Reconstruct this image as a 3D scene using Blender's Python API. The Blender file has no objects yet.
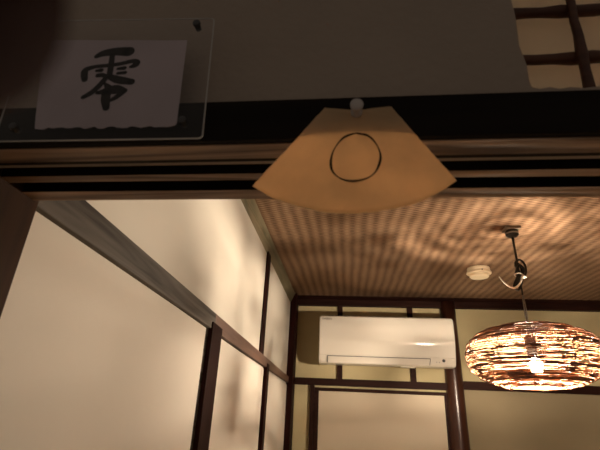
import bpy, bmesh, math, random
from mathutils import Vector, Matrix
random.seed(7)
S = bpy.context.scene
C = S.collection
H = 1.6          # eye height; positions below are given relative to it and lifted by H
PI = math.pi

# ------------------------------------------------------------------ materials
def nodes(name):
    m = bpy.data.materials.new(name); m.use_nodes = True
    nt = m.node_tree; b = nt.nodes['Principled BSDF']
    return m, nt, b
def plain(name, col, rough=.6, spec=.5, bump=0, bscale=60, var=0, vscale=4, metal=0, coat=0):
    m, nt, b = nodes(name)
    b.inputs['Base Color'].default_value = (*col, 1)
    b.inputs['Roughness'].default_value = rough
    b.inputs['Specular IOR Level'].default_value = spec
    b.inputs['Metallic'].default_value = metal
    b.inputs['Coat Weight'].default_value = coat
    tc = nt.nodes.new('ShaderNodeTexCoord')
    if var:
        n = nt.nodes.new('ShaderNodeTexNoise'); n.inputs['Scale'].default_value = vscale
        n.inputs['Detail'].default_value = 5
        nt.links.new(tc.outputs['Object'], n.inputs['Vector'])
        r = nt.nodes.new('ShaderNodeValToRGB')
        r.color_ramp.elements[0].position = .3; r.color_ramp.elements[1].position = .7
        r.color_ramp.elements[0].color = (*[c*(1-var) for c in col], 1)
        r.color_ramp.elements[1].color = (*[min(1, c*(1+var)) for c in col], 1)
        nt.links.new(n.outputs['Fac'], r.inputs['Fac']); nt.links.new(r.outputs['Color'], b.inputs['Base Color'])
    if bump:
        n = nt.nodes.new('ShaderNodeTexNoise'); n.inputs['Scale'].default_value = bscale; n.inputs['Detail'].default_value = 6
        nt.links.new(tc.outputs['Object'], n.inputs['Vector'])
        bp = nt.nodes.new('ShaderNodeBump'); bp.inputs['Strength'].default_value = bump; bp.inputs['Distance'].default_value = .003
        nt.links.new(n.outputs['Fac'], bp.inputs['Height']); nt.links.new(bp.outputs['Normal'], b.inputs['Normal'])
    return m
def wood(name, c0, c1, axis='X', rough=.5, spec=.5, grain=30, bump=.3, streak=None):
    m, nt, b = nodes(name)
    b.inputs['Roughness'].default_value = rough; b.inputs['Specular IOR Level'].default_value = spec
    tc = nt.nodes.new('ShaderNodeTexCoord'); mp = nt.nodes.new('ShaderNodeMapping')
    sc = [grain]*3; sc['XYZ'.index(axis)] = grain*.06
    mp.inputs['Scale'].default_value = sc
    nt.links.new(tc.outputs['Object'], mp.inputs['Vector'])
    n = nt.nodes.new('ShaderNodeTexNoise'); n.inputs['Scale'].default_value = 1.6; n.inputs['Detail'].default_value = 6; n.inputs['Distortion'].default_value = .9
    nt.links.new(mp.outputs['Vector'], n.inputs['Vector'])
    r = nt.nodes.new('ShaderNodeValToRGB')
    r.color_ramp.elements[0].position = .32; r.color_ramp.elements[1].position = .68
    r.color_ramp.elements[0].color = (*c0, 1); r.color_ramp.elements[1].color = (*c1, 1)
    nt.links.new(n.outputs['Fac'], r.inputs['Fac']); nt.links.new(r.outputs['Color'], b.inputs['Base Color'])
    bp = nt.nodes.new('ShaderNodeBump'); bp.inputs['Strength'].default_value = bump; bp.inputs['Distance'].default_value = .002
    nt.links.new(n.outputs['Fac'], bp.inputs['Height']); nt.links.new(bp.outputs['Normal'], b.inputs['Normal'])
    return m
def paper(name, col, trans=.5, fibre=.12, scale=18):
    m, nt, b = nodes(name); nt.nodes.remove(b)
    out = nt.nodes['Material Output']
    tc = nt.nodes.new('ShaderNodeTexCoord'); n = nt.nodes.new('ShaderNodeTexNoise')
    n.inputs['Scale'].default_value = scale; n.inputs['Detail'].default_value = 7
    nt.links.new(tc.outputs['Object'], n.inputs['Vector'])
    r = nt.nodes.new('ShaderNodeValToRGB')
    r.color_ramp.elements[0].position = .3; r.color_ramp.elements[1].position = .7
    r.color_ramp.elements[0].color = (*[c*(1-fibre) for c in col], 1)
    r.color_ramp.elements[1].color = (*[min(1, c*(1+fibre)) for c in col], 1)
    nt.links.new(n.outputs['Fac'], r.inputs['Fac'])
    d = nt.nodes.new('ShaderNodeBsdfDiffuse'); t = nt.nodes.new('ShaderNodeBsdfTranslucent'); mx = nt.nodes.new('ShaderNodeMixShader')
    mx.inputs[0].default_value = trans
    nt.links.new(r.outputs['Color'], d.inputs['Color']); nt.links.new(r.outputs['Color'], t.inputs['Color'])
    nt.links.new(d.outputs[0], mx.inputs[1]); nt.links.new(t.outputs[0], mx.inputs[2]); nt.links.new(mx.outputs[0], out.inputs['Surface'])
    return m
def glassy(name, tint=(1,1,1), clear=.9, rough=.05):
    # thin clear plastic: mostly see-through with a gloss on top
    m, nt, b = nodes(name); nt.nodes.remove(b); out = nt.nodes['Material Output']
    t = nt.nodes.new('ShaderNodeBsdfTransparent'); t.inputs['Color'].default_value = (*tint, 1)
    g = nt.nodes.new('ShaderNodeBsdfGlossy'); g.inputs['Roughness'].default_value = rough
    f = nt.nodes.new('ShaderNodeFresnel'); f.inputs['IOR'].default_value = 1.49
    mx = nt.nodes.new('ShaderNodeMixShader')
    ge = nt.nodes.new('ShaderNodeNewGeometry'); mm = nt.nodes.new('ShaderNodeMath'); mm.operation = 'SUBTRACT'; mm.use_clamp = True
    nt.links.new(f.outputs[0], mm.inputs[0]); nt.links.new(ge.outputs['Backfacing'], mm.inputs[1]); nt.links.new(mm.outputs[0], mx.inputs[0]); nt.links.new(t.outputs[0], mx.inputs[1]); nt.links.new(g.outputs[0], mx.inputs[2])
    nt.links.new(mx.outputs[0], out.inputs['Surface'])
    return m
def woven(name):
    # plaited strips: ribs run along Y, each rib notched by the strips that cross it
    m, nt, b = nodes(name); b.inputs['Roughness'].default_value = .6; b.inputs['Specular IOR Level'].default_value = .04
    L = nt.links.new
    tc = nt.nodes.new('ShaderNodeTexCoord'); sp = nt.nodes.new('ShaderNodeSeparateXYZ'); L(tc.outputs['Object'], sp.inputs[0])
    def mt(op, a, bb=None, c=None):
        n = nt.nodes.new('ShaderNodeMath'); n.operation = op
        for i, v in enumerate((a, bb, c)):
            if v is None: continue
            if hasattr(v, 'links'): L(v, n.inputs[i])
            else: n.inputs[i].default_value = v
        return n.outputs[0]
    y = mt('MULTIPLY', sp.outputs['Y'], 2*PI/.017); sy = mt('SINE', y)
    xo = mt('MULTIPLY', sy, .0045); x = mt('ADD', sp.outputs['X'], xo)
    nz = nt.nodes.new('ShaderNodeTexNoise'); nz.inputs['Scale'].default_value = 5; nz.inputs['Detail'].default_value = 4; L(tc.outputs['Object'], nz.inputs['Vector'])
    nx = mt('MULTIPLY', nz.outputs['Fac'], .02); x = mt('ADD', x, nx)
    sx = mt('SINE', mt('MULTIPLY', x, 2*PI/.043))
    rib = mt('MULTIPLY_ADD', sx, .5, .5)
    # crossing strips: opposite phase on neighbouring ribs
    fine = mt('MULTIPLY', mt('SINE', mt('MULTIPLY', sp.outputs['Y'], 2*PI/.017)), sx)
    h = mt('ADD', mt('MULTIPLY_ADD', sx, .27, .5), mt('MULTIPLY', fine, .42))
    n2 = nt.nodes.new('ShaderNodeTexNoise'); n2.inputs['Scale'].default_value = 1; n2.inputs['Detail'].default_value = 5
    mp = nt.nodes.new('ShaderNodeMapping'); mp.inputs['Scale'].default_value = (45, 150, 45); L(tc.outputs['Object'], mp.inputs['Vector']); L(mp.outputs['Vector'], n2.inputs['Vector'])
    f = mt('ADD', mt('MULTIPLY', h, .5), mt('MULTIPLY', n2.outputs['Fac'], .5))
    r = nt.nodes.new('ShaderNodeValToRGB'); e = r.color_ramp.elements
    e[0].position = .15; e[0].color = (.075, .042, .025, 1); e[1].position = .85; e[1].color = (.30, .19, .115, 1)
    L(f, r.inputs['Fac']); L(r.outputs['Color'], b.inputs['Base Color'])
    bp = nt.nodes.new('ShaderNodeBump'); bp.inputs['Strength'].default_value = .55; bp.inputs['Distance'].default_value = .004
    L(h, bp.inputs['Height']); L(bp.outputs['Normal'], b.inputs['Normal'])
    return m
def emit(name, col, st):
    m, nt, b = nodes(name)
    b.inputs['Base Color'].default_value = (1, 1, 1, 1)
    b.inputs['Emission Color'].default_value = (*col, 1); b.inputs['Emission Strength'].default_value = st
    return m

M = dict(
  cream=plain('cream_paper_wall', (.66, .60, .52), .75, .3, .25, 25, .035, 3),
  cream_up=plain('upper_plaster', (.53, .49, .425), .75, .3, .35, 14, .03, 3),
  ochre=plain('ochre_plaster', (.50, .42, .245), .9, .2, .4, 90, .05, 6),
  tan=plain('fusuma_paper_tan', (.54, .455, .345), .7, .3, .15, 30, .04, 2),
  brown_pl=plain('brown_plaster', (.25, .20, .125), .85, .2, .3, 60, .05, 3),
  near_pl=plain('grey_plaster', (.38, .315, .26), .9, .2, .5, 120, .06, 9),
  dark=wood('dark_stained_wood', (.010, .003, .0025), (.022, .006, .0045), 'Z', .55, .04),
  darkx=wood('dark_stained_beam', (.014, .005, .0035), (.028, .010, .007), 'X', .6, .08),
  black=wood('blackened_beam', (.006, .0035, .002), (.012, .007, .004), 'X', .7, .15),
  post=wood('round_post_wood', (.028, .009, .005), (.055, .018, .010), 'Z', .28, .4, 20),
  doorpost=wood('doorway_post_wood', (.022, .008, .002), (.036, .013, .003), 'Z', .7, .1),
  greyrail=wood('weathered_grey_rail', (.035, .029, .025), (.165, .145, .125), 'Y', .7, .15, 26, .7),
  brownrail=wood('brown_rail', (.085, .042, .030), (.15, .08, .055), 'Y', .5, .4),
  greentrim=wood('weathered_green_brown_cornice', (.085, .075, .04), (.17, .14, .085), 'Y', .6, .3, 26),
  kamoi=wood('planed_lintel_wood', (.10, .055, .036), (.47, .31, .21), 'X', .55, .3, 38, .4),
  tatami=plain('tatami', (.20, .155, .09), .8, .2, .4, 200, .1, 60),
  boards=wood('floor_boards', (.10, .06, .035), (.18, .11, .06), 'Y', .45, .4),
  white=plain('white_plastic', (.74, .69, .61), .13, .5),
  whitem=plain('matt_white_plastic', (.78, .74, .66), .45, .5),
  grey=plain('dark_grey_plastic', (.05, .05, .05), .5, .5),
  blackp=plain('black_plastic', (.008, .007, .006), .35, .5),
  logo=plain('logo_grey', (.10, .07, .06), .6, .3),
  cream_p=plain('aged_cream_plastic', (.78, .66, .47), .45, .5),
  steel=plain('steel', (.30, .29, .28), .35, .5, metal=1),
  tie=plain('white_nylon', (.85, .82, .75), .4, .5),
  rose=plain('brown_grey_metal', (.16, .12, .08), .5, .5),
  rattan=plain('rattan', (.115, .046, .017), .55, .4, 0, 60, .5, 45),
  rattan_d=plain('dark_rattan', (.07, .022, .010), .6, .4, 0, 60, .3, 50),
  wire=plain('dark_wire', (.03, .012, .008), .5, .5),
  bulb=emit('lamp_bulb_glass', (1.0, .82, .62), 8400),
  fan=paper('tan_handmade_paper', (.86, .64, .40), .50, .12, 26),
  ink=plain('black_ink', (.012, .008, .006), .8, .2),
  sheet=paper('white_rag_paper', (.66, .58, .62), .2, .10, 12),
  shoji=paper('shoji_paper', (.68, .60, .49), .42, .05, 12),
  acrylic=glassy('clear_acrylic', (.97, .965, .965)),
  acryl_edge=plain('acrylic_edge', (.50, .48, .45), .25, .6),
  pin=plain('frosted_pin_plastic', (.52, .47, .44), .12, .8),
  bamboo=wood('smoked_bamboo', (.055, .018, .008), (.12, .045, .02), 'X', .5, .4, 40),
  shaded_skin=plain('shaded_skin', (.010, .002, .001), .7, .03, .3, 300),  # near-black: the phone's shade on the finger is put into its colour
  nail=plain('nail', (.03, .012, .008), .5, .2),  # nail colour darkened along with the shaded finger
)

# ------------------------------------------------------------------ helpers
def link(name, bm, mat, parent=None, smooth=False, bevel=0, seg=2):
    if bevel:
        bmesh.ops.bevel(bm, geom=bm.edges[:], offset=bevel, segments=seg, affect='EDGES', profile=.5, clamp_overlap=True)
    bmesh.ops.recalc_face_normals(bm, faces=bm.faces[:])
    me = bpy.data.meshes.new(name); bm.to_mesh(me); bm.free()
    if smooth:
        for p in me.polygons: p.use_smooth = True
    o = bpy.data.objects.new(name, me); C.objects.link(o)
    me.materials.append(mat)
    if parent: o.parent = parent; o.matrix_parent_inverse = Matrix.Translation(-parent.location)
    return o
def centre(o):
    """move a top-level mesh's origin to the middle of its base"""
    vs = [v.co for v in o.data.vertices]
    lo = Vector((min(v[i] for v in vs) for i in range(3))); hi = Vector((max(v[i] for v in vs) for i in range(3)))
    c = Vector(((lo.x+hi.x)/2, (lo.y+hi.y)/2, lo.z))
    return c
def struct(name, bm, mat, parent=None, label=None, **k):
    o = link(name, bm, mat, parent, **k)
    if not parent:
        o['kind'] = 'structure'
        if label: o['label'] = label; o['category'] = {'w': 'wall', 't': 'beam', 'f': 'floor', 'c': 'ceiling', 'd': 'door'}.get(name[0], 'wall')
    return o
def thing(name, label, cat, loc, kind=None):
    o = bpy.data.objects.new(name, None); C.objects.link(o); o.location = loc; o.empty_display_size = .05
    o['label'] = label; o['category'] = cat
    if kind: o['kind'] = kind
    bpy.context.view_layer.update()
    return o
def hexa(v, bm=None):
    """8 corners: bottom ring of four then top ring of four (z relative to the eye)"""
    bm = bm or bmesh.new()
    q = [bm.verts.new((a, b, c+H)) for a, b, c in v]
    for f in ((0,1,2,3), (4,5,6,7), (0,1,5,4), (1,2,6,5), (2,3,7,6), (3,0,4,7)): bm.faces.new([q[i] for i in f])
    return bm
def box(x0, x1, y0, y1, z0, z1, bm=None):
    return hexa([(x0,y0,z0),(x1,y0,z0),(x1,y1,z0),(x0,y1,z0),(x0,y0,z1),(x1,y0,z1),(x1,y1,z1),(x0,y1,z1)], bm)
def tube(bm, pts, r, sides=8, closed=False):
    pts = [Vector(p) for p in pts]; n = len(pts); rr = r if isinstance(r, (list, tuple)) else [r]*n
    rings = []; up = None
    for i, p in enumerate(pts):
        if closed: t = pts[(i+1) % n]-pts[i-1]
        else: t = pts[min(i+1, n-1)]-pts[max(i-1, 0)]
        t.normalize()
        if up is None: up = Vector((0, 0, 1)) if abs(t.z) < .9 else Vector((1, 0, 0))
        a = t.cross(up)
        if a.length < 1e-4: a = t.orthogonal()
        a.normalize(); b = a.cross(t).normalized(); up = b
        rings.append([bm.verts.new(p+(a*math.cos(k*2*PI/sides)+b*math.sin(k*2*PI/sides))*rr[i]) for k in range(sides)])
    m = n if closed else n-1
    for i in range(m):
        A, B = rings[i], rings[(i+1) % n]
        for k in range(sides): bm.faces.new((A[k], A[(k+1) % sides], B[(k+1) % sides], B[k]))
    if not closed: bm.faces.new(rings[0]); bm.faces.new(rings[-1])
    return bm
def lathe(bm, prof, c, sides=32, mat=None, closed=True):
    """prof: (radius, height) pairs about the z axis through c; mat turns the axis"""
    rings = []
    for r, h in prof:
        ring = []
        for k in range(sides):
            v = Vector((r*math.cos(2*PI*k/sides), r*math.sin(2*PI*k/sides), h))
            if mat: v = mat @ v
            ring.append(bm.verts.new(v+Vector(c)))
        rings.append(ring)
    for A, B in zip(rings, rings[1:]):
        for k in range(sides): bm.faces.new((A[k], A[(k+1) % sides], B[(k+1) % sides], B[k]))
    if closed: bm.faces.new(rings[0]); bm.faces.new(rings[-1])
    return bm
def slab(outline, y0, y1, bm=None):
    """(x, z) outline pushed from y0 to y1"""
    bm = bm or bmesh.new()
    a = [bm.verts.new((x, y0, z+H)) for x, z in outline]; b = [bm.verts.new((x, y1, z+H)) for x, z in outline]
    bm.faces.new(a); bm.faces.new(b[::-1]); n = len(a)
    for i in range(n): bm.faces.new((a[i], a[(i+1) % n], b[(i+1) % n], b[i]))
    return bm
def smoothpts(pts, n=6, closed=False):
    P = [Vector(p) for p in pts]; N = len(P); out = []
    for i in range(N if closed else N-1):
        if closed: p0, p1, p2, p3 = P[i-1], P[i], P[(i+1) % N], P[(i+2) % N]
        else: p0, p1, p2, p3 = P[max(i-1, 0)], P[i], P[i+1], P[min(i+2, N-1)]
        for k in range(n):
            t = k/n
            out.append(.5*((2*p1)+(p2-p0)*t+(2*p0-5*p1+4*p2-p3)*t*t+(3*p1-p0-3*p2+p3)*t**3))
    if not closed: out.append(P[-1])
    return out

XL = lambda y, off=0: -.322-off-.010*(y-.37)         # face of the left wall's rail
ZC = lambda y: .75+.045*(y-2.8)                       # underside of the ceiling
D = 2.8; XR = 2.3; F = -H

# ------------------------------------------------------------------ the room
struct('floor', box(-.55, XR+.1, .27, D+.1, F-.05, F), M['tatami'])
struct('floor_corridor', box(-1.3, XR+.1, -1.4, .27, F-.05, F), M['boards'])['kind'] = 'structure'
y0, y1 = .33, D+.1
struct('ceiling', hexa([(-.50,y0,ZC(y0)),(XR+.1,y0,ZC(y0)),(XR+.1,y1,ZC(y1)),(-.50,y1,ZC(y1)),
                        (-.50,y0,ZC(y0)+.03),(XR+.1,y0,ZC(y0)+.03),(XR+.1,y1,ZC(y1)+.03),(-.50,y1,ZC(y1)+.03)]), woven('woven_ceiling'))
# left wall: upper plaster above the rail
def lwall(ya, yb, za, zb, off, th=.06, zb2=None, za2=None):
    zb2 = zb if zb2 is None else zb2; za2 = za if za2 is None else za2
    return hexa([(XL(ya,off),ya,za),(XL(yb,off),yb,za2),(XL(yb,off)-th,yb,za2),(XL(ya,off)-th,ya,za),
                 (XL(ya,off),ya,zb),(XL(yb,off),yb,zb2),(XL(yb,off)-th,yb,zb2),(XL(ya,off)-th,ya,zb)])
struct('wall_left', lwall(.363, D, .20, ZC(.33), .015, .06, ZC(D)), M['cream_up'])
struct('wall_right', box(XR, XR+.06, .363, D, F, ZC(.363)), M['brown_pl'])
struct('wall_back', box(-.42, XR+.06, D, D+.06, F, ZC(D)), M['ochre'])

# rail along the left wall, grey near the doorway and brown beyond the dark post
def rail(ya, yb, mat, name, th=.03):
    f = lambda y: (.193+.0066*(y-.37), .2385+.001*(y-.37))
    a, b = f(ya), f(yb)
    return struct(name, hexa([(XL(ya),ya,a[0]),(XL(yb),yb,b[0]),(XL(yb)-th,yb,b[0]),(XL(ya)-th,ya,a[0]),
                       (XL(ya),ya,a[1]),(XL(yb),yb,b[1]),(XL(yb)-th,yb,b[1]),(XL(ya)-th,ya,a[1])]), M[mat], bevel=.0015)
rail(.363, 1.06, 'greyrail', 'trim_1')
rail(1.06, 2.665, 'brownrail', 'trim_2')
# sliding doors below the rail
def ldoor(name, ya, yb, off=.010, frame=True):
    o = struct(name, lwall(ya, yb, F+.02, .196, off, .022), M['cream'])
    return o
ldoor('door_1', .37, 1.024)
ldoor('door_2', 1.14, 1.86)
ldoor('door_3', 1.93, 2.67)
struct('trim_3', hexa([(XL(1.016)-.012,1.020,F),(XL(1.04)-.004,1.04,F),(XL(1.04)-.03,1.04,F),(XL(1.02)-.03,1.012,F),
                       (XL(1.016)-.012,1.020,.196),(XL(1.04)-.004,1.04,.196),(XL(1.04)-.03,1.04,.196),(XL(1.02)-.03,1.012,.196)]), M['greyrail'])  # grey strip modelling the shadow in the gap beside the dark post
struct('trim_4', hexa([(-.3245,1.033,F),(-.3265,1.125,F),(-.36,1.125,F),(-.36,1.033,F),
                       (-.3245,1.033,.214),(-.3265,1.125,.214),(-.36,1.125,.214),(-.36,1.033,.214)]), M['dark'], bevel=.002)
struct('trim_5', box(-.365, -.3345, 1.872, 1.925, F, .2195), M['dark'], bevel=.0015)
struct('trim_6', box(-.38, -.345, 1.745, 1.825, .24, .69), M['dark'], bevel=.0015)
struct('baseboard_left', lwall(.363, 2.67, F, F+.02, -.002, .05), M['darkx'])
# cornice along the left wall under the ceiling
a, b = .363, 2.68
struct('trim_7', hexa([(-.345,a,.612),(-.360,b,.684),(-.42,b,.684),(-.40,a,.612),
                       (-.300,a,ZC(a)+.002),(-.330,b,ZC(b)+.002),(-.42,b,ZC(b)+.002),(-.40,a,ZC(a)+.002)]), M['greentrim'])
# corner post, back wall beams and posts
struct('trim_8', box(-.42, -.322, 2.672, D, F, ZC(2.74)), M['dark'], bevel=.003)
struct('trim_9', box(-.322, XR, 2.765, D, .694, ZC(2.765)), M['darkx'], bevel=.002)
struct('trim_19', hexa([(-.322,2.725,ZC(2.725)-.006),(XR,2.725,ZC(2.725)-.006),(XR,2.765,ZC(2.765)-.016),(-.322,2.765,ZC(2.765)-.016),(-.322,2.725,ZC(2.725)+.001),(XR,2.725,ZC(2.725)+.001),(XR,2.765,ZC(2.765)+.001),(-.322,2.765,ZC(2.765)+.001)]), M['darkx'])  # added dark strip, imitates the shadow on the ceiling beside the cornice
struct('trim_10', box(-.322, .580, 2.77, D, .209, .249), M['darkx'], bevel=.002)
struct('trim_11', box(.66, XR, 2.77, D, .216, .263), M['darkx'], bevel=.002)
bm = bmesh.new()
lathe(bm, [(.052, F), (.0515, -.1), (.0505, .2), (.049, .45), (.048, .735)], (.622, 2.79, H), 40)
struct('trim_12', bm, M['post'], smooth=True)
struct('trim_13', box(-.066, -.034, 2.783, D, .249, .694), M['darkx'], bevel=.001)
struct('trim_14', box(.372, .405, 2.783, D, .249, .694), M['darkx'], bevel=.001)
# framed sliding door under the left beam
struct('trim_15', box(-.2250, -.2, 2.772, D, F, .209), M['darkx'], bevel=.002)
d = struct('door_4', box(-.178, .556, 2.788, D-.001, F+.02, .178), M['tan'])
struct('door_frame', box(-.2, .581, 2.780, D, .179, .197), M['darkx'], d, bevel=.002)
struct('door_frame', box(-.2, -.174, 2.780, D, F, .179), M['darkx'], d, bevel=.002)
struct('door_frame', box(.557, .581, 2.780, D, F, .179), M['darkx'], d, bevel=.002)
# right section below its beam
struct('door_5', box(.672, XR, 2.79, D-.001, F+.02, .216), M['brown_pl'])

# ------------------------------------------------------------------ doorway wall seen from the corridor
hole = [(.1935,.2467),(.1823,.2452),(.1716,.2467),(.164,.245),(.1571,.2474),(.1494,.2457),(.1438,.248),(.1427,.2551),(.1436,.2697),(.1424,.2816),(.141,.2928),(.142,.3041),(.143,.3217),(.1432,.3338),(.1426,.3463)]
hole = hole[::-1]                    # from the left edge down and along the bottom
rough = hole[:]
x = .2035
while x < .72: rough.append((x, .246+random.uniform(-.0012, .0012))); x += .01
for z in [.26+.02*i for i in range(17)]: rough.append((.73+random.uniform(-.0012, .0012), z))
while x > .16: rough.append((x, .60+random.uniform(-.0012, .0012))); x -= .012
for z in [.585-.015*i for i in range(16)]: rough.append((.1426+random.uniform(-.0012, .0012), z))
outer = [(-1.2,.20),(XR+.06,.20),(XR+.06,.665),(-1.2,.665)]
bm = bmesh.new()
def loop(pts):
    vs = [bm.verts.new((px, .282, pz+H)) for px, pz in pts]
    return [bm.edges.new((vs[i], vs[(i+1) % len(vs)])) for i in range(len(vs))]
es = loop(outer)+loop(rough)
bmesh.ops.triangle_fill(bm, use_beauty=True, edges=es)
r = bmesh.ops.extrude_face_region(bm, geom=bm.faces[:])
bmesh.ops.translate(bm, vec=(0, .030, 0), verts=[v for v in r['geom'] if isinstance(v, bmesh.types.BMVert)])
struct('wall_front', bm, M['near_pl'])
struct('wall_corridor_left', box(-1.2, -.44, .29, .33, F, .20), M['near_pl'])
# dark beam above the grooved lintel
struct('trim_16', box(-1.2, XR, .269, .30, .1945, .2325), M['black'], bevel=.001)
# lintel with its two sliding-door grooves
g = [(.2745,.1935),(.2935,.1935),(.2935,.208),(.3165,.208),(.3165,.1935),(.3275,.1935),(.3275,.208),(.3455,.208),(.3455,.1935),(.3635,.1935),(.3635,.235),(.2745,.235)]
bm = bmesh.new(); A = []; B = []
for yy, zz in g:
    A.append(bm.verts.new((-.345, yy, zz+H))); B.append(bm.verts.new((XR, yy, zz+H)))
bm.faces.new(A); bm.faces.new(B[::-1])
for i in range(len(g)): bm.faces.new((A[i], A[(i+1) % len(g)], B[(i+1) % len(g)], B[i]))
km = struct('trim_17', bm, M['kamoi'])
km.data.materials.append(M['black'])
for p in km.data.polygons:
    c = p.center
    if c.z-H > .196 and c.z-H < .2085 and .29 < c.y < .35 and abs(p.normal.x) < .5: p.material_index = 1
# doorway post at the left of the opening
struct('trim_18', box(-.44, -.3185, .280, .371, F, .665), M['doorpost'], bevel=.001)

# lattice of bamboo and paper in the rough opening
w = thing('window_1', 'unglazed lattice of smoked bamboo backed by paper above the doorway', 'window', (.43, .30, .236+H), 'structure')
link('window_paper', box(.12, .75, .3125, .3135, .236, .62), M['shoji'], w)
def bar(p, q, r0, n=14, wob=.0011):
    bm = bmesh.new(); p = Vector(p); q = Vector(q)
    pts = [p.lerp(q, i/n)+Vector((random.uniform(-wob, wob), 0, random.uniform(-wob, wob))) for i in range(n+1)]
    tube(bm, [v+Vector((0, 0, H)) for v in pts], [r0*random.uniform(.85, 1.2) for _ in pts], 10)
    return link('lattice_bar', bm, M['bamboo'], w, smooth=True)
for z in (.2945, .351, .398, .452, .506, .560): bar((.13, .301, z), (.745, .301, z+.001), .0050, 40, .0006)
for x in (.1955, .262, .328, .394, .460, .526, .592, .658): bar((x-.003, .2935, .238), (x+.016, .2935, .61), .0040, 20, .0006)

# ------------------------------------------------------------------ air conditioner
ax0, ax1, az0, az1, ay = -.168, .600, .315, .590, 2.57
ac = thing('air_conditioner', 'white wall-mounted air conditioner on the back wall under the ceiling', 'air conditioner', ((ax0+ax1)/2, 2.69, az0+H))
def yf(d):
    """front face of the unit at height d above its base: upright above, leaning back below a soft crease"""
    t = (d-.128)/.008
    lean = .008*math.log1p(math.exp(-t)) if t > -30 else -(d-.128)
    return ay-.004+.27*lean+(.12*(d-.215) if d > .215 else 0)
def acprof(inset=0):
    return [(2.798,az1-.004),(2.60,az1-.002),(2.586,az1-.004),(ay+.006,az1-.014)]+[(yf(d)+.003, az0+d) for d in (.245,.22,.17,.15,.14,.13,.12,.11,.09,.06,.03,.014)]+[(yf(.006)+.012,az0+.003),(ay+.10,az0),(2.798,az0+.03)]
def acbody(xa, xb, pf, rr=.012):
    bm = bmesh.new(); secs = []
    cy = 2.69; cz = (az0+az1)/2
    xs = [(xa, .965), (xa+rr*.3, .985), (xa+rr, 1), (xb-rr, 1), (xb-rr*.3, .985), (xb, .965)]
    for xx, s in xs:
        secs.append([bm.verts.new((xx, cy+(py-cy)*(s if py < cy else 1), cz+(pz-cz)*s+H)) for py, pz in pf])
    n = len(pf)
    for A, B in zip(secs, secs[1:]):
        for k in range(n): bm.faces.new((A[k], A[(k+1) % n], B[(k+1) % n], B[k]))
    bm.faces.new(secs[0]); bm.faces.new(secs[-1][::-1])
    return bm
link('casing', acbody(ax0, ax1, acprof()), M['white'], ac, bevel=.002)
# front panel: thin curved cover standing proud of the casing
ds = [.262,.25,.235,.215,.19,.17,.155,.148,.142,.136,.130,.124,.118,.112,.104,.09,.07,.048]
pf = [(yf(d)-.002, az0+d) for d in ds]+[(yf(d)+.006, az0+d) for d in ds[::-1]]
bm = bmesh.new(); A = [bm.verts.new((ax0+.006, y, z+H)) for y, z in pf]; B = [bm.verts.new((ax1-.006, y, z+H)) for y, z in pf]; n = len(pf)
for k in range(n): bm.faces.new((A[k], A[(k+1) % n], B[(k+1) % n], B[k]))
bm.faces.new(A); bm.faces.new(B[::-1]); fp = link('front_panel', bm, M['white'], ac, smooth=True); fp.data.set_sharp_from_angle(angle=.6)
def strip(name, x0, x1, d0, d1, out, mat, xs=0):
    bm = hexa([(x0,yf(d0)-out,az0+d0),(x1,yf(d0)-out,az0+d0),(x1,yf(d0)+.01,az0+d0),(x0,yf(d0)+.01,az0+d0),
               (x0+xs,yf(d1)-out,az0+d1),(x1+xs,yf(d1)-out,az0+d1),(x1+xs,yf(d1)+.01,az0+d1),(x0+xs,yf(d1)+.01,az0+d1)])
    return link(name, bm, mat, ac)
strip('louver_gap', -.116, .460, .0405, .0435, .0022, M['grey'])
strip('louver_gap', -.120, -.116, .006, .0435, .0016, M['grey'])
strip('louver_gap', .453, .4555, .008, .040, .0016, M['grey'], .006)
strip('louver', -.112, .450, .006, .039, .0008, M['white'])
bm = bmesh.new(); lathe(bm, [(.001,0),(.0085,0),(.0085,.004),(.001,.005)], (.532, yf(.034)+.003, az0+.034+H), 16, Matrix.Rotation(PI/2, 3, 'X')); link('signal_receiver', bm, M['grey'], ac)
for px in (.492, .506): link('indicator_light', box(px, px+.004, yf(.026)-.0004+.003, yf(.026)+.01, az0+.024, az0+.028), M['grey'], ac)
link('drain_cap', box(.30, .38, ay+.06, ay+.10, az0-.003, az0+.004), M['whitem'], ac, bevel=.003)
bm = bmesh.new()
for k in range(14): box(-.12+k*.047, -.12+k*.047+.036, 2.60, 2.66, az1-.005, az1+.0015, bm)
link('intake_grille', bm, M['grey'], ac)
cu = bpy.data.curves.new('maker_name', 'FONT'); cu.body = 'DAIKIN'; cu.size = .017; cu.extrude = .0004; cu.space_character = 1.02
tmp = bpy.data.objects.new('tmp', cu); C.objects.link(tmp); bpy.context.view_layer.update()
me = bpy.data.meshes.new_from_object(tmp); bpy.data.objects.remove(tmp)
for v in me.vertices:
    x_, y_ = v.co.x, v.co.y
    v.co = Vector((-.152+x_, yf(.25)-.0032-v.co.z*.3-.002+y_*.12, az0+.244+y_+H))
me.materials.clear(); me.materials.append(M['logo'])
o = bpy.data.objects.new('maker_name', me); C.objects.link(o); o.parent = ac; o.matrix_parent_inverse = Matrix.Translation(-ac.location)
o['label'] = 'small grey maker name lettering'

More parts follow.
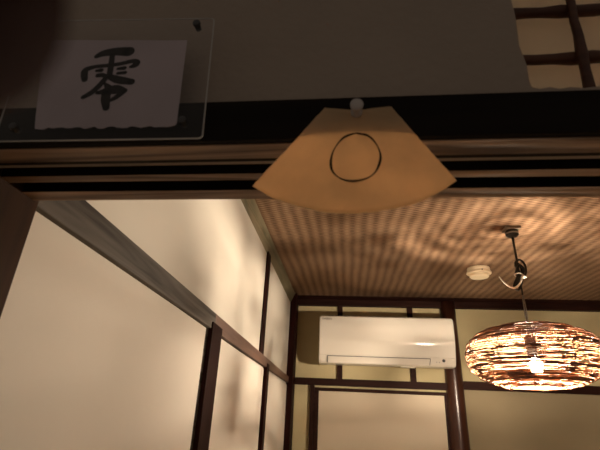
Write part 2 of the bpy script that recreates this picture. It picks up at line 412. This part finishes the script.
# ------------------------------------------------------------------ smoke detector
sx, sy = .627, 2.075; sz = ZC(sy)
tilt = Matrix.Rotation(math.atan(.045), 3, 'X')
sd = thing('smoke_detector', 'round cream smoke detector on the woven ceiling', 'smoke detector', (sx, sy, sz+H))
bm = bmesh.new(); lathe(bm, [(.001,.002),(.050,.002),(.052,-.004),(.052,-.014),(.048,-.018),(.001,-.018)], (sx, sy, sz+H), 40, tilt); link('mounting_base', bm, M['cream_p'], sd, smooth=False, bevel=0)
bm = bmesh.new(); lathe(bm, [(.044,-.017),(.046,-.019),(.056,-.021),(.057,-.027),(.054,-.030),(.045,-.031),(.001,-.031)], (sx, sy, sz+H), 40, tilt); link('detector_body', bm, M['cream_p'], sd)
bm = bmesh.new(); lathe(bm, [(.042,-.030),(.043,-.036),(.044,-.042),(.040,-.047),(.025,-.049),(.001,-.0495)], (sx, sy, sz+H), 40, tilt); link('sensing_chamber', bm, M['cream_p'], sd, smooth=False)
bm = bmesh.new(); bmesh.ops.create_uvsphere(bm, u_segments=10, v_segments=6, radius=.003, matrix=Matrix.Translation((sx, sy-.0555, sz-.0235+H))); link('indicator_light', bm, M['grey'], sd)

# ------------------------------------------------------------------ pendant lamp
lx, ly = .603, 1.546; lz = ZC(ly)
lamp = thing('pendant_lamp', 'lit rattan pendant lamp hanging from the ceiling on a knotted cord', 'lamp', (lx, ly, lz+H))
V = lambda x, y, z: Vector((lx+x, ly+y, z+H))
bm = bmesh.new(); hexa([(lx-.026,ly-.026,lz-.012),(lx+.026,ly-.026,lz-.012),(lx+.026,ly+.026,lz-.012),(lx-.026,ly+.026,lz-.012),
      (lx-.026,ly-.026,lz+.002),(lx+.026,ly-.026,lz+.002),(lx+.026,ly+.026,lz+.002),(lx-.026,ly+.026,lz+.002)], bm)
link('ceiling_rose', bm, M['rose'], lamp, bevel=.002)
bm = bmesh.new(); lathe(bm, [(.001,-.010),(.021,-.010),(.023,-.018),(.022,-.030),(.014,-.037),(.006,-.040),(.001,-.040)], (lx, ly, lz+H), 24); plug = link('ceiling_plug', bm, M['blackp'], lamp, smooth=True)
bm = bmesh.new(); lathe(bm, [(.0225,-.022),(.0237,-.022),(.0237,-.027),(.0225,-.027)], (lx, ly, lz+H), 24, closed=False); link('plug_ring', bm, M['steel'], plug)
ztop = .347
bm = bmesh.new(); tube(bm, [V(0,0,lz-.036), V(.001,0,lz-.10), V(.001,0,lz-.16), V(.004,0,lz-.20)], .0042, 10); cord = link('cord', bm, M['blackp'], lamp, smooth=True)
zk = lz-.185
loops = [[(-.004,0,.05),(.012,.002,.060),(.026,.004,.045),(.028,.004,.018),(.016,-.004,.000),(.002,-.006,.012),(-.006,-.004,.035)],
         [(-.006,.004,.045),(.004,-.006,.040),(.016,-.008,.020),(.010,.003,-.002),(-.008,.008,-.028),(-.020,.004,-.042),(-.016,-.006,-.030),(-.002,-.008,.000)],
         [(.004,-.008,.035),(-.008,-.009,.020),(-.007,.004,.004),(.008,.009,.004),(.012,.0,.020)],
         [(.000,-.008,.012),(-.012,-.010,-.012),(-.024,-.004,-.040),(-.010,.004,-.052),(.004,.002,-.030),(.008,0,-.004)]]
bm = bmesh.new()
for lp in loops: tube(bm, smoothpts([V(a, b_, c+zk) for a, b_, c in lp], 6, True), .0042, 8, True)
link('cord_knot', bm, M['blackp'], lamp, smooth=True)
bm = bmesh.new(); tube(bm, smoothpts([V(a,b_,c+zk) for a,b_,c in [(-.016,-.010,.002),(-.004,-.0165,.004),(.008,-.013,-.002),(.018,-.003,-.008),(.006,.013,-.004),(-.010,.008,.003)]], 6, True), .0026, 8, True)
tube(bm, smoothpts([V(a,b_,c+zk) for a,b_,c in [(.020,-.006,-.008),(.006,-.014,-.006),(-.004,-.012,-.030),(-.022,-.010,-.047),(-.040,-.008,-.044),(-.058,-.006,-.026),(-.070,-.004,-.006)]], 8), [.0035]*30+[.0028]*10+[.002]*9, 8)
link('cable_tie', bm, M['tie'], lamp, smooth=True)
bm = bmesh.new(); tube(bm, [V(.002,0,zk-.0), V(.001,0,zk-.06), V(-.001,0,ztop+.06), V(-.001,0,.29)], .0027, 8); link('lamp_wire', bm, M['blackp'], lamp, smooth=True)
bm = bmesh.new(); tube(bm, [V(-.001,-.003,ztop+.09), V(-.003,-.0045,ztop+.04), V(-.003,-.003,.29)], .0017, 8)
tube(bm, [V(.002,-.003,ztop+.09), V(.003,-.0045,ztop+.04), V(.003,-.003,.29)], .0017, 8); link('suspension_wire', bm, M['steel'], lamp, smooth=True)
bm = bmesh.new(); lathe(bm, [(.001,.300),(.010,.300),(.017,.292),(.018,.256),(.015,.226),(.001,.226)], (lx, ly, H), 24); link('socket', bm, M['blackp'], lamp, smooth=True)
# bulb
bm = bmesh.new(); lathe(bm, [(.006,.236),(.010,.230),(.0155,.221),(.0185,.211),(.0185,.203),(.0155,.193),(.010,.187),(.002,.185)], (lx+.006, ly, H-.007), 24); link('bulb', bm, M['bulb'], lamp, smooth=True)
# woven shade: a flattened globe of many thin rattan strands over a light frame
R0, zc, hh = .205, .230, .098
def surf(u, a, rad=0):
    # u in [0,1] from the top hole to the bottom opening
    th = .13+u*(PI-.13-.31)
    s = math.sin(th); c = math.cos(th)
    sg = lambda v, p: math.copysign(abs(v)**p, v)
    r_ = (R0+rad)*sg(s, .80); z_ = zc+(hh+rad)*sg(c, .86)
    return V(r_*math.cos(a), r_*math.sin(a), z_)
shade = bpy.data.objects.new('lamp_shade', None)
def strands(name, n, mat, rmin, rmax, rad, nspan=(1.2, 5.2), tilt_=.05, parent=lamp):
    bm = bmesh.new()
    for i in range(n):
        u0 = (i+.5)/n if n < 60 else random.random()
        a0 = random.uniform(0, 2*PI); span = random.uniform(*nspan); k = max(8, int(span*9))
        sl = random.uniform(-tilt_, tilt_); wob = random.uniform(.002, .007); ph = random.uniform(0, 6.3); fr = random.uniform(2, 5)
        rd = rad+random.uniform(-.003, .003); rr = random.uniform(rmin, rmax)
        pts = []
        for j in range(k+1):
            t = j/k; u = min(1.0, max(.0, u0+sl*(t-.5)+wob*math.sin(fr*6.28*t+ph)))
            pts.append(surf(u, a0+span*t, rd+.0015*math.sin(9*t+ph)))
        tube(bm, pts, rr, 5)
    return link(name, bm, mat, parent, smooth=True)
sh = strands('lamp_shade', 270, M['rattan'], .0008, .0015, 0)
strands('dark_strands', 60, M['rattan_d'], .0012, .0022, .002, (.5, 2.2), .07, sh)
bm = bmesh.new()
for i in range(90):
    uc = random.uniform(.06, .94); ac_ = 2*PI*(i % 12)/12+.2+random.gauss(0, .07); w_ = random.uniform(.10, .30)
    for j in range(random.randint(3, 7)):
        u = min(1, max(0, uc+(j-3)*.012+random.uniform(-.003, .003))); a0 = ac_+random.uniform(-.05, .05); ww = w_*random.uniform(.7, 1.2)
        tube(bm, [surf(u+random.uniform(-.002, .002), a0+ww*(t/6-.5), .0028) for t in range(7)], random.uniform(.0012, .0019), 5)
link('dark_strand_knots', bm, M['rattan_d'], sh, smooth=True)['kind'] = 'stuff'
bm = bmesh.new()
for k in range(12):
    a = 2*PI*k/12+.2; tube(bm, [surf(i/20, a, -.003) for i in range(21)], .0013, 6)
link('shade_frame', bm, M['wire'], sh, smooth=True)
bm = bmesh.new()
for u in (0, 1):
    bm = bmesh.new(); tube(bm, [surf(u, 2*PI*k/36, 0) for k in range(36)], .0026, 6, True)
    link('shade_rim', bm, M['rattan'], sh, smooth=True)
for k in range(3):
    bm = bmesh.new(); a = 2*PI*k/3+.5; tube(bm, [V(.016*math.cos(a), .016*math.sin(a), .285), surf(0, a)], .0015, 6)
    link('shade_support', bm, M['wire'], sh, smooth=True)

# ------------------------------------------------------------------ paper fan shape hung on a clear pin
fan = thing('paper_fan', 'fan-shaped tan paper with an inked circle, pinned over the lintel', 'paper decoration', (.004, .264, .129+H))
up = smoothpts([(a, 0, b_) for a, b_ in [(-.0173,.2185),(-.006,.2166),(.0068,.2152),(.0202,.217),(.0321,.2185)]], 4)
lo = smoothpts([(a, 0, b_) for a, b_ in [(.0736,.1564),(.0589,.1457),(.0412,.1367),(.0233,.1316),(.0047,.1294),(-.0154,.131),(-.0362,.1372),(-.0528,.1444),(-.068,.1543)]], 5)
top = [(v.x, v.z) for v in up]; bot = [(v.x, v.z) for v in lo][::-1]
NU, NV = 40, 24
def along(P, t):
    f = t*(len(P)-1); i = min(int(f), len(P)-2); f -= i
    return (P[i][0]*(1-f)+P[i+1][0]*f, P[i][1]*(1-f)+P[i+1][1]*f)
def fy(x, z): return .2665-.0035*math.cos((x-.004)*38)*.8+.0005*math.sin(z*120+x*60)
bm = bmesh.new(); G = []
for j in range(NV+1):
    row = []
    for i in range(NU+1):
        a = along(top, i/NU); b_ = along(bot, i/NU); t = j/NV
        ez = random.uniform(-.0004, .0004) if j == NV or i in (0, NU) else 0
        x_, z_ = a[0]*(1-t)+b_[0]*t, a[1]*(1-t)+b_[1]*t+ez
        row.append(bm.verts.new((x_, fy(x_, z_)-.003, z_+H)))
    G.append(row)
for j in range(NV):
    for i in range(NU): bm.faces.new((G[j][i], G[j][i+1], G[j+1][i+1], G[j+1][i]))
fo = link('paper_sheet', bm, M['fan'], fan, smooth=True)
circ = smoothpts([(a, 0, b_) for a, b_ in [(.0066,.1932),(.0145,.191),(.02,.1839),(.0226,.1754),(.0216,.1679),(.018,.1606),(.0117,.1559),(.0028,.154),(-.0048,.1561),(-.0104,.1619),(-.012,.1702),(-.01,.1803),(-.0043,.1889),(.0010,.1921),(.0070,.1938)]], 6)
bm = bmesh.new(); ra = []
for k, v in enumerate(circ):
    t = (circ[min(k+1, len(circ)-1)]-circ[max(k-1, 0)]).normalized(); nrm = Vector((-t.z, 0, t.x)); w_ = .00068+.00022*math.sin(k*.35)
    p, q = v+nrm*w_, v-nrm*w_
    ra.append([bm.verts.new((p.x, fy(p.x, p.z)-.0039, p.z-.0006+H)), bm.verts.new((q.x, fy(q.x, q.z)-.0039, q.z-.0006+H))])
for A, B in zip(ra, ra[1:]): bm.faces.new((A[0], A[1], B[1], B[0]))
link('ink_circle', bm, M['ink'], fo)['label'] = 'thin black brushed circle'
# the paper has a thickness
fan.location.z -= .0018
sm = fo.modifiers.new('thickness', 'SOLIDIFY'); sm.thickness = .0004; sm.offset = 1
pt = thing('push_pin', 'clear plastic push pin holding the tan paper fan', 'push pin', (.0063, .262, .209+H))
rx = Matrix.Rotation(PI/2+.15, 3, 'X')
bm = bmesh.new(); lathe(bm, [(.001,.0005),(.0042,.0008),(.0044,.0022),(.0027,.0035),(.0022,.0075),(.0030,.0098),(.0048,.0108),(.0048,.0125),(.001,.0128)], (.0063, .2615, .2105+H), 20, rx); link('pin_head', bm, M['pin'], pt, smooth=True)
bm = bmesh.new(); tube(bm, [(.0063, .2625, .2103+H), (.0063, .272, .2090+H)], .0005, 6); link('pin_needle', bm, M['steel'], pt)

# ------------------------------------------------------------------ acrylic plaque with the brushed character
pq = thing('wall_plaque', 'clear acrylic plaque holding torn white paper with a brushed character', 'sign', (-.19, .262, .191+H))
def rquad(c, r, n=5):
    out = []
    for i in range(4):
        p = Vector(c[i]); a = (Vector(c[i-1])-p).normalized(); b_ = (Vector(c[(i+1) % 4])-p).normalized()
        P0 = p+a*r; P1 = p+b_*r
        for k in range(n+1):
            t = k/n; out.append(tuple((P0*(1-t)*(1-t)+p*2*t*(1-t)+P1*t*t)))
    return out
plate = [(-.280,.192),(-.1086,.1905),(-.1157,.317),(-.288,.326)]
pl = link('acrylic_plate', slab(rquad(plate, .004), .2592, .2618), M['acrylic'], pq)
# polished rim of the plate catches light
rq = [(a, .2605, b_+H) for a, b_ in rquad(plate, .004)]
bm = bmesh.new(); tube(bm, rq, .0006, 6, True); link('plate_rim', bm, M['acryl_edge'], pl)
def torn(p, q, n, amp):
    return [(p[0]+(q[0]-p[0])*i/n, p[1]+(q[1]-p[1])*i/n+(random.uniform(-amp, amp) if 0 < i < n else 0)) for i in range(n)]
pp = torn((-.2500,.2050),(-.1335,.2040), 30, .0011)+[(-.1323,.2050),(-.1318,.2075)]+torn((-.1322,.2110),(-.1374,.2945), 10, .0003)+torn((-.1374,.2945),(-.2713,.303), 12, .0003)+torn((-.2713,.303),(-.2512,.2075), 10, .0006)
st = link('paper_sheet', slab(pp, .2622, .2625), M['sheet'], pq)
STR = [([(-0.2162, 0.2803), (-0.2106, 0.2835), (-0.1998, 0.285), (-0.1879, 0.2843)], [0.00211, 0.00327, 0.00398, 0.00468]), ([(-0.2204, 0.2543), (-0.2222, 0.26), (-0.2223, 0.2652), (-0.2145, 0.2684), (-0.2062, 0.269), (-0.193, 0.2704), (-0.1818, 0.273), (-0.1777, 0.2713), (-0.1791, 0.2682), (-0.1824, 0.2667)], [0.00234, 0.00281, 0.00257, 0.00187, 0.00187, 0.00187, 0.00211, 0.00257, 0.00257, 0.0014]), ([(-0.2022, 0.2823), (-0.2006, 0.2704), (-0.199, 0.2567)], [0.00211, 0.00234, 0.00234]), ([(-0.212, 0.2638), (-0.208, 0.2641)], [0.0014, 0.00187]), ([(-0.2102, 0.2579), (-0.206, 0.2581)], [0.0014, 0.00164]), ([(-0.1931, 0.265), (-0.1877, 0.2655)], [0.0014, 0.00187]), ([(-0.1922, 0.2599), (-0.186, 0.2604)], [0.0014, 0.00164]), ([(-0.2015, 0.2567), (-0.2063, 0.2592), (-0.2106, 0.2594)], [0.00211, 0.00164, 0.00094]), ([(-0.2007, 0.2574), (-0.2057, 0.2469), (-0.2106, 0.2401), (-0.2167, 0.2354)], [0.00211, 0.00234, 0.00234, 0.00187]), ([(-0.2, 0.2574), (-0.1906, 0.2529), (-0.1781, 0.25)], [0.00211, 0.00351, 0.00281]), ([(-0.2015, 0.2497), (-0.1969, 0.2445), (-0.1951, 0.2404)], [0.00094, 0.00281, 0.00327]), ([(-0.2052, 0.2395), (-0.1962, 0.2415), (-0.1898, 0.2424), (-0.1821, 0.2408)], [0.00164, 0.00327, 0.00421, 0.00234]), ([(-0.1822, 0.2405), (-0.1879, 0.2342), (-0.1927, 0.2305)], [0.00211, 0.00211, 0.00117]), ([(-0.1975, 0.2415), (-0.1965, 0.2326), (-0.1937, 0.2235)], [0.00351, 0.00351, 0.00257])]
bm = bmesh.new()
for si, (P, W) in enumerate(STR):
    q = smoothpts([(a, W[i], b_) for i, (a, b_) in enumerate(P)], 6)
    yy = .2621-.00001*si
    L_, R_ = [], []
    for k, v in enumerate(q):
        t = q[min(k+1, len(q)-1)]-q[max(k-1, 0)]; t = Vector((t.x, t.z)).normalized(); n_ = Vector((-t.y, t.x)); w_ = max(.0006, v.y)*1.15
        L_.append((v.x+n_.x*w_, v.z+n_.y*w_)); R_.append((v.x-n_.x*w_, v.z-n_.y*w_))
    va = [bm.verts.new((a, yy, b_+H)) for a, b_ in L_]; vb = [bm.verts.new((a, yy, b_+H)) for a, b_ in R_]
    for k in range(len(va)-1): bm.faces.new((va[k], va[k+1], vb[k+1], vb[k]))
    for e, w_ in ((0, W[0]), (-1, W[-1])):          # round brush ends
        v = q[e]; c = [bm.verts.new((v.x+math.cos(k*PI/6)*w_*1.15, yy, v.z+math.sin(k*PI/6)*w_*1.15+H)) for k in range(12)]; bm.faces.new(c)
ik = link('brushed_character', bm, M['ink'], st); ik['label'] = 'black brushed character for zero'
for (a, b_) in ((-.1299,.3094), (-.1259,.2063), (-.270,.3165), (-.2655,.2045)):
    bm = bmesh.new(); lathe(bm, [(.001,-.0005),(.0030,-.0002),(.0034,.0008),(.0034,.0020),(.0026,.0020),(.0026,.0075)], (a, .2570, b_+H), 20, Matrix.Rotation(-PI/2, 3, 'X') ); link('stand_off_screw', bm, M['grey'], pq, smooth=False)

# ------------------------------------------------------------------ camera
yaw, pitch, roll = .12066980, .42568982, .04974162
f_px = 434.7188
cy_, sy_, cp, sp_, cr, sr = math.cos(yaw), math.sin(yaw), math.cos(pitch), math.sin(pitch), math.cos(roll), math.sin(roll)
Rz = Matrix(((cy_, sy_, 0), (-sy_, cy_, 0), (0, 0, 1)))
Aa = Matrix(((1,0,0),(0,0,-1),(0,1,0))) @ Rz
Rp = Matrix(((1,0,0),(0,cp,sp_),(0,-sp_,cp))); Rr = Matrix(((cr,-sr,0),(sr,cr,0),(0,0,1)))
Rw = Rr @ Rp @ Aa
right, down, fwd = Vector(Rw[0]), Vector(Rw[1]), Vector(Rw[2])
cam = bpy.data.cameras.new('camera'); co = bpy.data.objects.new('camera', cam); C.objects.link(co)
mw = Matrix.Identity(4)
for i in range(3): mw[i][0] = right[i]; mw[i][1] = -down[i]; mw[i][2] = -fwd[i]
mw[2][3] = H
co.matrix_world = mw
cam.sensor_width = 36; cam.lens = f_px/600*36; cam.clip_start = .004; cam.clip_end = 50
cam.dof.use_dof = True; cam.dof.focus_distance = .95; cam.dof.aperture_fstop = cam.lens/2.0
S.camera = co

# ------------------------------------------------------------------ the fingertip over the lens
def K(x, y, z, dx=-.0024, dy=-.0024):
    x += dx; y += dy
    return Vector((0, 0, H))+right*x+down*y+fwd*z
fg = thing('person_finger', 'shade-darkened, blurred fingertip of the person taking the photograph, at the top left corner', 'person', K(-.022, -.0160, .025))
chain = [(-.0150,-.0090,.0250,.0052),(-.0175,-.0105,.0252,.0074),(-.0240,-.0150,.0255,.0084),(-.0330,-.0215,.0255,.0086),(-.0430,-.0285,.0250,.0090),(-.0560,-.0350,.0230,.0092),(-.0680,-.0390,.0190,.0098),(-.0800,-.0400,.0120,.0100),(-.0900,-.0380,.0020,.0105)]
cc = smoothpts([c[:3] for c in chain], 4); rr = []
for i in range(len(chain)-1):
    for k in range(4): rr.append(chain[i][3]*(1-k/4)+chain[i+1][3]*k/4)
rr.append(chain[-1][3]); rr[0] = .0035
bm = bmesh.new(); tube(bm, [K(*v) for v in cc], rr, 24); link('finger', bm, M['shaded_skin'], fg, smooth=True)
bm = bmesh.new(); G = []
for i in range(7):
    t = i/6; c = Vector((-.0165, -.0100, .0250)).lerp(Vector((-.0265, -.0168, .0255)), t); w_ = .0052*math.sqrt(max(.05, 1-(1-t*1.15)**4 if t < .85 else 1))
    ax = Vector((-.83, -.55, 0)).normalized(); sd_ = Vector((0, 0, 1)); nn = Vector((.55, -.83, 0))
    rad = .0077+.0010*min(1, t*2)
    G.append([bm.verts.new(K(*(c+nn*(-math.cos(a)*-rad)+sd_*(math.sin(a)*rad)))) for a in [j*.13*w_/.0052 for j in range(-5, 6)]])
for A, B in zip(G, G[1:]):
    for k in range(10): bm.faces.new((A[k], A[k+1], B[k+1], B[k]))
link('nail', bm, M['nail'], fg, smooth=True)

# ------------------------------------------------------------------ light and colour
wd = bpy.data.worlds.new('world'); S.world = wd; wd.use_nodes = True
bg = wd.node_tree.nodes['Background']; bg.inputs['Color'].default_value = (1, .82, .665, 1); bg.inputs['Strength'].default_value = .105
S.view_settings.view_transform = 'Standard'; S.view_settings.look = 'None'; S.view_settings.exposure = 0; S.view_settings.gamma = 1
S.view_settings.use_curve_mapping = False
S.cycles.use_denoising = True
S.cycles.max_bounces = 10; S.cycles.diffuse_bounces = 6; S.cycles.transparent_max_bounces = 12
S.cycles.caustics_reflective = False; S.cycles.caustics_refractive = False
